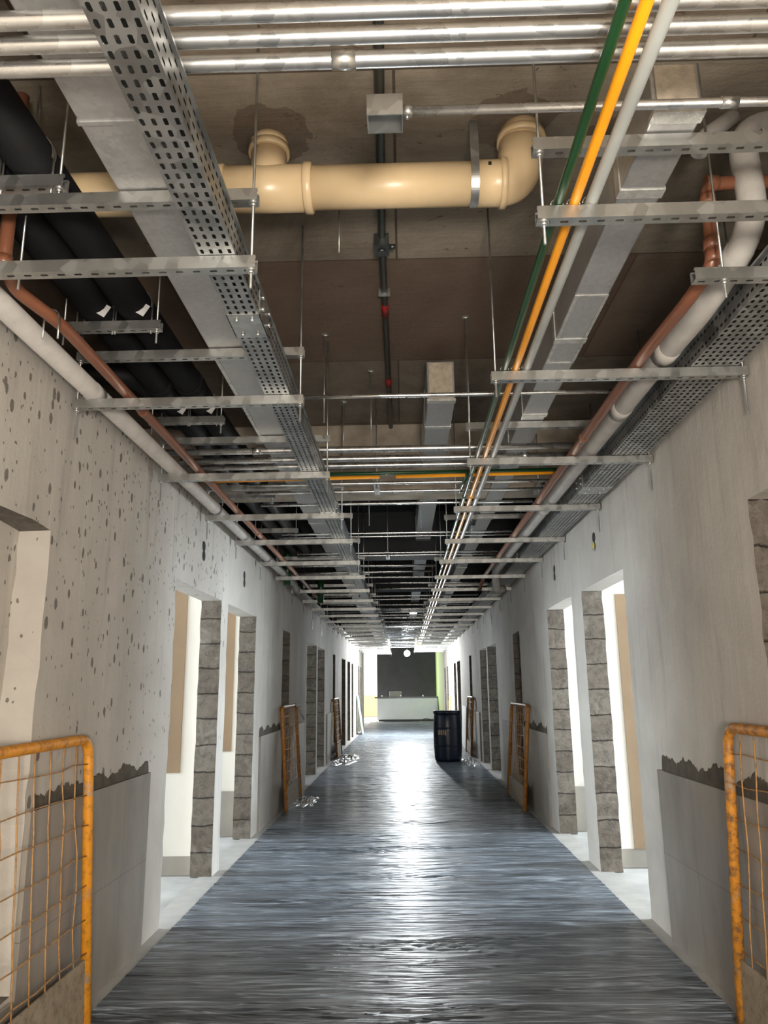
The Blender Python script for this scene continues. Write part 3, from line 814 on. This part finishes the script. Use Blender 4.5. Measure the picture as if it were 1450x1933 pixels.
# ------------------------------------------------------------------ crossing conduits
def conduit(x0, x1, y, z, r, label, group=None, coup=(), m='galv_pipe', bow=0.0, dz=0.0):
    p = [(x0, y, z), ((x0+x1)/2, y+bow, z+dz/2), (x1, y, z+dz)]
    return pipe('metal_conduit', p, r, m, label, 'conduit', [((c, y, z+dz*(c-x0)/(x1-x0)), (1, 0, 0)) for c in coup], rad=1, cr=1.15, group=group, cl=.028)
g = 'thick conduits crossing at the top'
conduit(-2.3, 2.3, 1.335, 2.815, .0195, 'topmost of the three thick shiny conduits crossing the top of the photo', g)
conduit(-2.3, 2.3, 1.408, 2.825, .0195, 'middle one of the three thick shiny conduits crossing the top of the photo', g, (1.05,))
conduit(-2.3, 2.3, 1.475, 2.825, .0195, 'lowest of the three thick shiny conduits crossing the top of the photo, with a coupling', g, (-.115,))
g = 'conduits crossing before the beam'
conduit(-1.48, 1.1, 4.45, 2.835, .020, 'farthest-up conduit of the bundle crossing just before the beam', g, (-.88,))
conduit(-1.42, 1.1, 4.66, 2.84, .020, 'middle conduit of the bundle crossing just before the beam', g, (.8,))
conduit(-1.40, 1.1, 4.78, 2.83, .018, 'lowest conduit of the bundle crossing just before the beam', g)
conduit(-.48, 1.18, 3.57, 2.83, .0105, 'single thin conduit crossing from the tray to the right pipes, nearest of its kind', None, (), 'galv_pipe', 0)
g = 'conduits crossing behind the beam'
spec = [(5.2, 'first', .012), (5.42, 'second', .012), (5.87, 'third', .012), (7.06, 'fourth', .012), (7.2, 'fifth', .009), (8.1, 'sixth', .012), (8.3, 'seventh', .012)]
for y, o_, r in spec:
    conduit(-1.25+random.uniform(0, .2), 1.05, y, 2.83+random.uniform(-.012, .012), r, '%s thin conduit crossing the ceiling after the thick bundle, counted from the camera' % o_, g)
y = 8.9; k = 0
while y < 27.5:
    x0, x1 = random.choice(((-1.45, 1.2), (-.4, 1.2), (-1.4, .4), (-1.3, 1.2)))
    conduit(x0, x1, y, 2.83+random.uniform(-.02, .02), random.choice((.010, .013, .016)), '%s thin conduit crossing the far corridor ceiling, counted from the second beam' % word(k+1), 'distant crossing conduits', dz=random.uniform(-.02, .02))
    y += random.uniform(.28, .8); k += 1
# green / yellow branch pipes crossing
pipe('green_branch_pipe', [(-1.42, 4.92, 2.81), (1.1, 4.92, 2.82)], .012, 'green', 'thin dark green pipe crossing the ceiling just behind the conduit bundle', 'pipe')
pipe('yellow_branch_pipe', [(-1.35, 4.98, 2.795), (-.14, 4.98, 2.805)], .012, 'yellow', 'short yellow pipe crossing on the left just behind the conduit bundle', 'pipe')
pipe('yellow_branch_pipe', [(-.03, 4.98, 2.805), (1.05, 4.98, 2.815)], .012, 'yellow', 'yellow pipe crossing to the right just behind the conduit bundle', 'pipe')
pipe('green_drop_pipe', [(.455, 4.92, 2.80), (.445, 5.5, 2.83)], .014, 'green', 'short dark green link pipe beside the yellow crossing pipe', 'pipe')
# conduit with open box near the top
t = thing('conduit_with_box', 'thin conduit ending in an open grey steel junction box at the top centre', 'conduit', (-.025, 1.75, 2.91))
bm = B()
for a in ((-.048, .048, -.035, -.032, -.03, .035), (-.048, .048, .032, .035, -.03, .035), (-.048, -.045, -.032, .032, -.03, .035), (.045, .048, -.032, .032, -.03, .035), (-.045, .045, -.032, .032, .032, .035)):
    bx(bm, *a)
obj('junction_box', bm, 'galv', t)
obj('pipe_run', tube_bm([(.048, 0, .008), (2.2, 0, .008)], .0125, 14), 'galv_pipe', t)
obj('coupling', tube_bm([(.049, 0, .008), (.075, 0, .008)], .0165, 14), 'galv_pipe', t)
obj('coupling', tube_bm([(.90, 0, .008), (.945, 0, .008)], .0155, 14), 'galv_pipe', t)
obj('screw', tube_bm([(.06, 0, .008), (.06, 0, -.016)], .004, 8), 'galv_pipe', t)
# slab conduit along the corridor
P0 = Vector((-.04, -1, 3.505))
t = thing('slab_conduit', 'dark conduit with red tape bands fixed along the slab in the middle of the ceiling', 'conduit', P0)
obj('pipe_run', tube_bm([Vector(p)-P0 for p in ((-.03, -1, 3.505), (-.045, 2.0, 3.505), (-.07, 3.3, 3.505), (-.07, 5.94, 3.505))], .018, 12), 'steel_dark', t)
for y in (3.95, 5.0): obj('red_band', tube_bm([(-.03, y+1-.07, 0), (-.03, y+1+.07, 0)], .020, 12), 'red', t)
bm = B(); bx(bm, -.035, .035, -.05, .05, -.05, .012); tube(bm, [(.035, 0, -.03), (.065, 0, -.03)], .012, 8); tube(bm, [(0, 0, -.05), (0, 0, -.06)], .018, 12)
obj('inspection_box', bm, 'steel_dark', t, (-.03, 4.27, 0))
for y in (2.75+1, 4.0+.75): obj('saddle', box_bm(-.032, .032, -.01, .01, -.022, .02), 'galv', t, (-.03, y, 0))

# ------------------------------------------------------------------ beige sewer pipe
PY, PZ = 2.6, 3.315
t = thing('beige_drain_pipe', 'fat beige plastic drain pipe with tee and elbow crossing the slab at the top', 'pipe', (.02, PY, PZ))
R_ = .083
obj('pipe_run', tube_bm([(-1.9, 0, -.01), (-.68, 0, -.005)], R_, 28), 'pvc', t)
obj('pipe_run', tube_bm([(-.38, 0, 0), (.30, 0, .0)], R_, 28), 'pvc', t)
bm = B(); tube(bm, [(-.70, 0, 0), (-.36, 0, 0)], R_+.006, 28); tube(bm, [(-.52, 0, 0), (-.52, 0, .16)], R_-.012, 28); tube(bm, [(-.52, 0, .155), (-.52, 0, .185)], R_-.002, 28); tube(bm, [(-.52, 0, .185), (-.52, 0, .215)], R_-.008, 28)
obj('tee', bm, 'pvc', t)
for x in (-.70, -.36):
    bm = B(); tube(bm, [(x-.018, 0, 0), (x-.012, 0, 0), (x+.012, 0, 0), (x+.018, 0, 0)], R_, 28, radii=[R_+.008, R_+.014, R_+.014, R_+.008])
    obj('socket_ring', bm, 'pvc', t)
bm = B(); tube(bm, fillet([(.30, 0, 0), (.46, 0, 0), (.475, -.03, .155)], .11, 10), R_+.004, 28)
tube(bm, [(.475, -.03, .15), (.477, -.032, .215)], R_-.002, 28)
obj('elbow', bm, 'pvc', t)
for a, b in (((.385, 0, 0), (.41, 0, 0)), ((.475, -.03, .15), (.476, -.03, .18))):
    bm = B(); tube(bm, [a, b], R_+.013, 28); obj('socket_ring', bm, 'pvc', t)
bm = B(); pr = None
for k in range(33):
    a = PI*(1.0*k/32)+PI
    ring = [bm.verts.new((x, r*math.cos(a), r*math.sin(a))) for r, x in ((R_+.002, -.016), (R_+.005, -.016), (R_+.005, .016), (R_+.002, .016))]
    if pr:
        for q in range(4): bm.faces.new((pr[q], ring[q], ring[(q+1) % 4], pr[(q+1) % 4]))
    pr = ring
for s in (-1, 1): bx(bm, -.016, .016, *sorted((s*(R_+.002), s*(R_+.005))), 0, ZS-PZ)
obj('strap', bm, 'galv', t, (.285, 0, 0))
bm = B(); bx(bm, 0, .012, -R_-.0015, -R_+.0002, -.004, .014)
obj('printed_mark', bm, 'dark', t, (.335, -.0005, .02))

# struts hanging end-on, with clamps
for x, y, z, d in ((-.17, 5.3, 2.80, 'in the middle just behind the beam front'), (1.06, 5.62, 2.86, 'at the right beside the copper-brown pipe'), (-.15, 8.2, 2.80, 'in the middle well behind the beam'), (.64, 6.75, 2.80, 'at the right just left of the narrow duct')):
    t = thing('strut_bracket', 'short slotted strut bracket on a rod ' + d, 'bracket', (x, y, z), group='short strut brackets')
    o = obj('channel', chan(.30), None, t, (.0, -.15, 0), (0, 0, PI/2))
    obj('threaded_rod', rod_mesh(round(ZS-z+.03, 3)), None, t, (0, 0, -.03))
    obj('nut', nut_mesh(), None, t)
# hanging green pipe stubs at left
for x, y, z0, z1, d in ((-1.36, 8.9, 2.60, 3.0, 'left one of the two dark green vertical pipe stubs above the left wall'), (-1.12, 10.4, 2.55, 3.0, 'right one of the two dark green vertical pipe stubs above the left wall')):
    pipe('green_pipe_stub', [(x, y, z1), (x, y, z0)], .042, 'green', d, 'pipe', [((x, y, z1-.05), (0, 0, 1))])

# ------------------------------------------------------------------ electrical boxes above the doors
for x, y, z, yel, d in ((-1.5, 5.63, 2.43, 0, 'nearer double electrical box hole high on the left wall'), (-1.5, 7.13, 2.425, 0, 'farther double electrical box hole high on the left wall'),
                        (1.5, 5.83, 2.49, 1, 'double electrical box hole with yellow box high on the right wall'), (1.5, 7.42, 2.485, 0, 'farther double electrical box hole high on the right wall'),
                        (-1.5, 12.6, 2.43, 0, 'third double electrical box hole along the left wall'), (-1.5, 14.1, 2.43, 0, 'fourth double electrical box hole along the left wall'),
                        (1.5, 12.9, 2.47, 0, 'third double electrical box hole along the right wall'), (1.5, 14.4, 2.47, 0, 'fourth double electrical box hole along the right wall')):
    s = 1 if x > 0 else -1
    t = thing('electrical_box', d, 'electrical box', (x, y, z), group='double electrical box holes')
    bm = B()
    for k, dz in enumerate((.036, -.036)):
        tube(bm, [(-s*.004, (.004 if k else -.004), dz), (s*.02, (.004 if k else -.004), dz)], .040, 10)
    obj('black_box', bm, 'dark', t)
    if yel:
        obj('yellow_box', tube_bm([(-s*.007, .008, -.026), (s*.01, .008, -.026)], .026, 10), 'yplastic', t)
        obj('box_rim', tube_bm([(-s*.006, 0, -.062), (s*.01, 0, -.062)], .017, 10), 'grey', t)

# ------------------------------------------------------------------ mesh barriers
def barrier(y0, y1, side, label, m, xb=1.385, xt=1.462, H=1.17, group=None, cols=9, rag=False):
    """leaning frame: local x along the wall (world y), local z up the frame"""
    L = y1-y0; ln = math.hypot(H, xt-xb); lean = math.atan2(xt-xb, H)
    t = thing('mesh_barrier', label, 'barrier', (side*xb, (y0+y1)/2, .012), (0, side*lean, 0), group)
    r = .023; h = ln; w = L/2
    P = fillet([(0, -w, 0), (0, -w, h), (0, w, h), (0, w, 0)], .09, 8)
    obj('frame', tube_bm(P, r, 14), m, t)
    kh = .26
    bm = B(); bx(bm, -.004, .004, -w+r*.6, w-r*.6, .02, kh)
    obj('kick_plate', bm, 'kick', t)
    rr = random.Random(y0*10)
    for k in range(1, cols+1):
        y = -w+L*k/(cols+1)
        pts = [(rr.uniform(-.006, .006), y+rr.uniform(-.008, .008), kh-.01+(h-.0-kh)*q/6) for q in range(7)]
        pts[0] = (0, y, kh-.01); pts[-1] = (0, y, h)
        obj('mesh_wire', tube_bm(pts, .0033, 6), 'wire', t)
    for k in range(7):
        z = kh+.03+(h-.10-kh)*k/6.3
        pts = [(.006+rr.uniform(-.004, .004), -w+L*q/8, z+rr.uniform(-.008, .008)) for q in range(9)]
        obj('mesh_wire', tube_bm(pts, .003, 6), 'wire', t)
    return t
barrier(2.32, 3.62, -1, 'orange wire-mesh barrier leaning at the near left edge of the photo', 'orange', H=1.175)
barrier(2.30, 3.60, 1, 'rusty orange wire-mesh barrier leaning at the near right edge of the photo', 'rustorange', xb=1.39, H=1.20)
bl = barrier(9.32, 10.55, -1, 'orange mesh barrier on the left wall with a rag tied to its corner', 'darkorange', H=1.18)
barrier(9.25, 10.62, 1, 'orange wire-mesh barrier leaning on the right wall before the second pair of doors', 'darkorange', xb=1.36, H=1.17)
barrier(16.2, 17.35, -1, 'small-looking dark mesh barrier farther down the left wall', 'darkorange', H=1.18)
barrier(16.5, 17.75, 1, 'small-looking dark mesh barrier behind the blue drum at the right wall', 'darkorange', H=1.18)
# rag tied to the corner
bm = B(); rr = random.Random(4)
for k in range(5):
    a = rr.uniform(-.5, .5)
    tube(bm, fillet([(-.01+.01*k, -.02, .0), (.02+.012*k, a*.06, .03), (.045+.008*k, .06+a*.05, -.05), (.06+.014*k, .10+a*.06, -.10-.02*k)], .03, 4), .009, 7, radii=None)
tag(obj('rag', bm, 'bunch', None, (-1.46, 10.44, 1.18)), 'pale twisted rag tied to the far corner of the second left barrier', 'rag')

# crumpled film at the feet of the barriers
def crumple(cx, cy, lx, ly, h, seed, label):
    rr = random.Random(seed); bm = B(); n = 26; m_ = 40; vs = []
    for j in range(m_+1):
        row = []
        for i in range(n+1):
            u, v = i/n*2-1, j/m_*2-1
            f = max(0, 1-u*u)*max(0, 1-v*v)
            x = cx+u*lx*(1+.15*math.sin(v*9+seed)); y = cy+v*ly*(1+.12*math.sin(u*7+seed))
            z = .012+f*h*abs(math.sin(u*9+2.3*math.sin(v*6+seed)+v*3))*rr.uniform(.5, 1)
            row.append(bm.verts.new((x, y, z)))
        vs.append(row)
    for j in range(m_):
        for i in range(n): bm.faces.new((vs[j][i], vs[j][i+1], vs[j+1][i+1], vs[j+1][i]))
    tag(obj('crumpled_film', bm, 'bunch'), label, 'plastic film', 'crumpled film heaps')
crumple(-1.24, 10.15, .10, .45, .05, 2, 'small heap of crumpled clear film at the foot of the second left barrier')
crumple(-1.18, 15.9, .22, 1.1, .10, 5, 'long heap of crumpled clear film before the third left barrier')
crumple(1.25, 15.2, .14, .7, .08, 7, 'heap of crumpled film between the blue drum and the right wall')

# ------------------------------------------------------------------ blue drum
t = thing('plastic_drum', 'tall dark blue plastic drum with a torn tan label standing at the right', 'drum', (.85, 15.5, .012))
prof = [(0, .0), (.235, .0), (.255, .02), (.262, .06), (.275, .30), (.278, .5), (.275, .72), (.262, .86), (.25, .90)]
bm = B(); tube(bm, [(0, 0, z) for r, z in prof[1:]], 0, 36, radii=[r for r, z in prof[1:]])
body = obj('drum_body', bm, 'blue', t)
bm = B(); tube(bm, [(0, 0, .885), (0, 0, .90), (0, 0, .94), (0, 0, .95)], 0, 36, radii=[.268, .276, .276, .262])
obj('lid', bm, 'blue', t)
for z in (.30, .62): obj('rib', tube_bm([(0, 0, z-.018), (0, 0, z), (0, 0, z+.018)], 0, 36, radii=[.274, .284, .274]), 'blue', t)
bm = B(); n = 8
def cyl_patch(bm, a0, a1, z0, z1, r, n=8, mi=0):
    pr = None
    for k in range(n+1):
        a = a0+(a1-a0)*k/n
        p = [bm.verts.new((r*math.sin(a), -r*math.cos(a), z)) for z in (z0, z1)]
        if pr: bm.faces.new((pr[0], p[0], p[1], pr[1])).material_index = mi
        pr = p
cyl_patch(bm, -.78, -.60, .50, .585, .2805); cyl_patch(bm, -.57, -.42, .50, .585, .2805)
cyl_patch(bm, -.38, -.30, .50, .60, .2805); cyl_patch(bm, -.26, -.16, .49, .58, .2805)
obj('torn_label', bm, 'paper', body)

# ------------------------------------------------------------------ far end objects
t = thing('reception_counter', 'long white ribbed reception counter with dark top at the end of the corridor', 'counter', (.12, 34.3, 0))
bm = B(); bx(bm, -1.28, 1.36, 0, .6, .07, .97)
for k in range(66):
    x = -1.27+2.62*k/65; bx(bm, x-.012, x+.012, -.012, 0, .08, .96)
obj('front_panel', bm, 'white', t)
obj('plinth', box_bm(-1.24, 1.34, .06, .58, 0, .07), 'dark', t)
obj('worktop', box_bm(-1.40, 1.38, -.05, .68, .97, 1.03), 'counter_top', t)
for x, lab in ((-.95, 'small white pot on the counter, leftmost of three'), (-.12, 'small white pot on the counter, middle of three'), (.85, 'small white pot on the counter, rightmost of three')):
    bm = B(); tube(bm, [(0, 0, 0), (0, 0, .03), (0, 0, .06), (0, 0, .07)], 0, 16, radii=[.022, .028, .03, .024])
    tag(obj('small_pot', bm, 'white', None, (x, 34.34, 1.03)), lab, 'pot', 'small pots on the counter')
t = thing('flat_box', 'pale flat box with dark edge standing upright on the counter', 'box', (-.36, 34.6, 1.03))
obj('box_body', box_bm(-.28, .28, 0, .08, .0, .24), 'whitewrap', t, bevel=.01)
obj('dark_edge', box_bm(-.33, .33, .08, .12, 0, .28), 'dark', t)
tag(obj('trailing_cable', tube_bm(fillet([(-1.2, 33.6, .02), (-.6, 33.2, .02), (.1, 33.5, .02), (.7, 33.0, .05), (.9, 33.4, .16), (1.3, 33.1, .04)], .3), .012, 8), 'dark'), 'dark cable trailing on the floor before the white counter', 'cable')
t = thing('mint_board', 'pale mint drywall strip leaning against the left wall far down the corridor', 'board', (-1.30, 24.8, .012), (0, -math.atan2(.17, 1.2), 0))
obj('board', box_bm(-.008, .008, -.35, .35, 0, 1.2), 'mint', t)
t = thing('timber_plank', 'yellow timber plank standing against the right wall behind the blue drum', 'plank', (1.40, 25.0, .012), (0, .07, 0))
obj('plank', box_bm(-.02, .02, -.09, .09, 0, 1.15), 'wood', t, bevel=.004)
t = thing('leaning_board', 'white board leaning low on the right wall just behind the blue drum', 'board', (1.42, 19.0, .012), (0, .05, 0))
obj('board', box_bm(-.008, .008, -.6, .6, 0, .95), 'white', t)

t = thing('site_bulb', 'glaring bare bulb hanging at the far end of the corridor', 'bulb', LAMP_FAR)
bm = B(); bmesh.ops.create_uvsphere(bm, u_segments=20, v_segments=14, radius=.09)
obj('glass_bulb', bm, 'bulb', t)
obj('socket', tube_bm([(0, 0, .07), (0, 0, .14)], .025, 12), 'dark', t)
obj('wire', tube_bm([(0, 0, .14), (0, 0, ZS-LAMP_FAR[2])], .006, 8), 'dark', t)
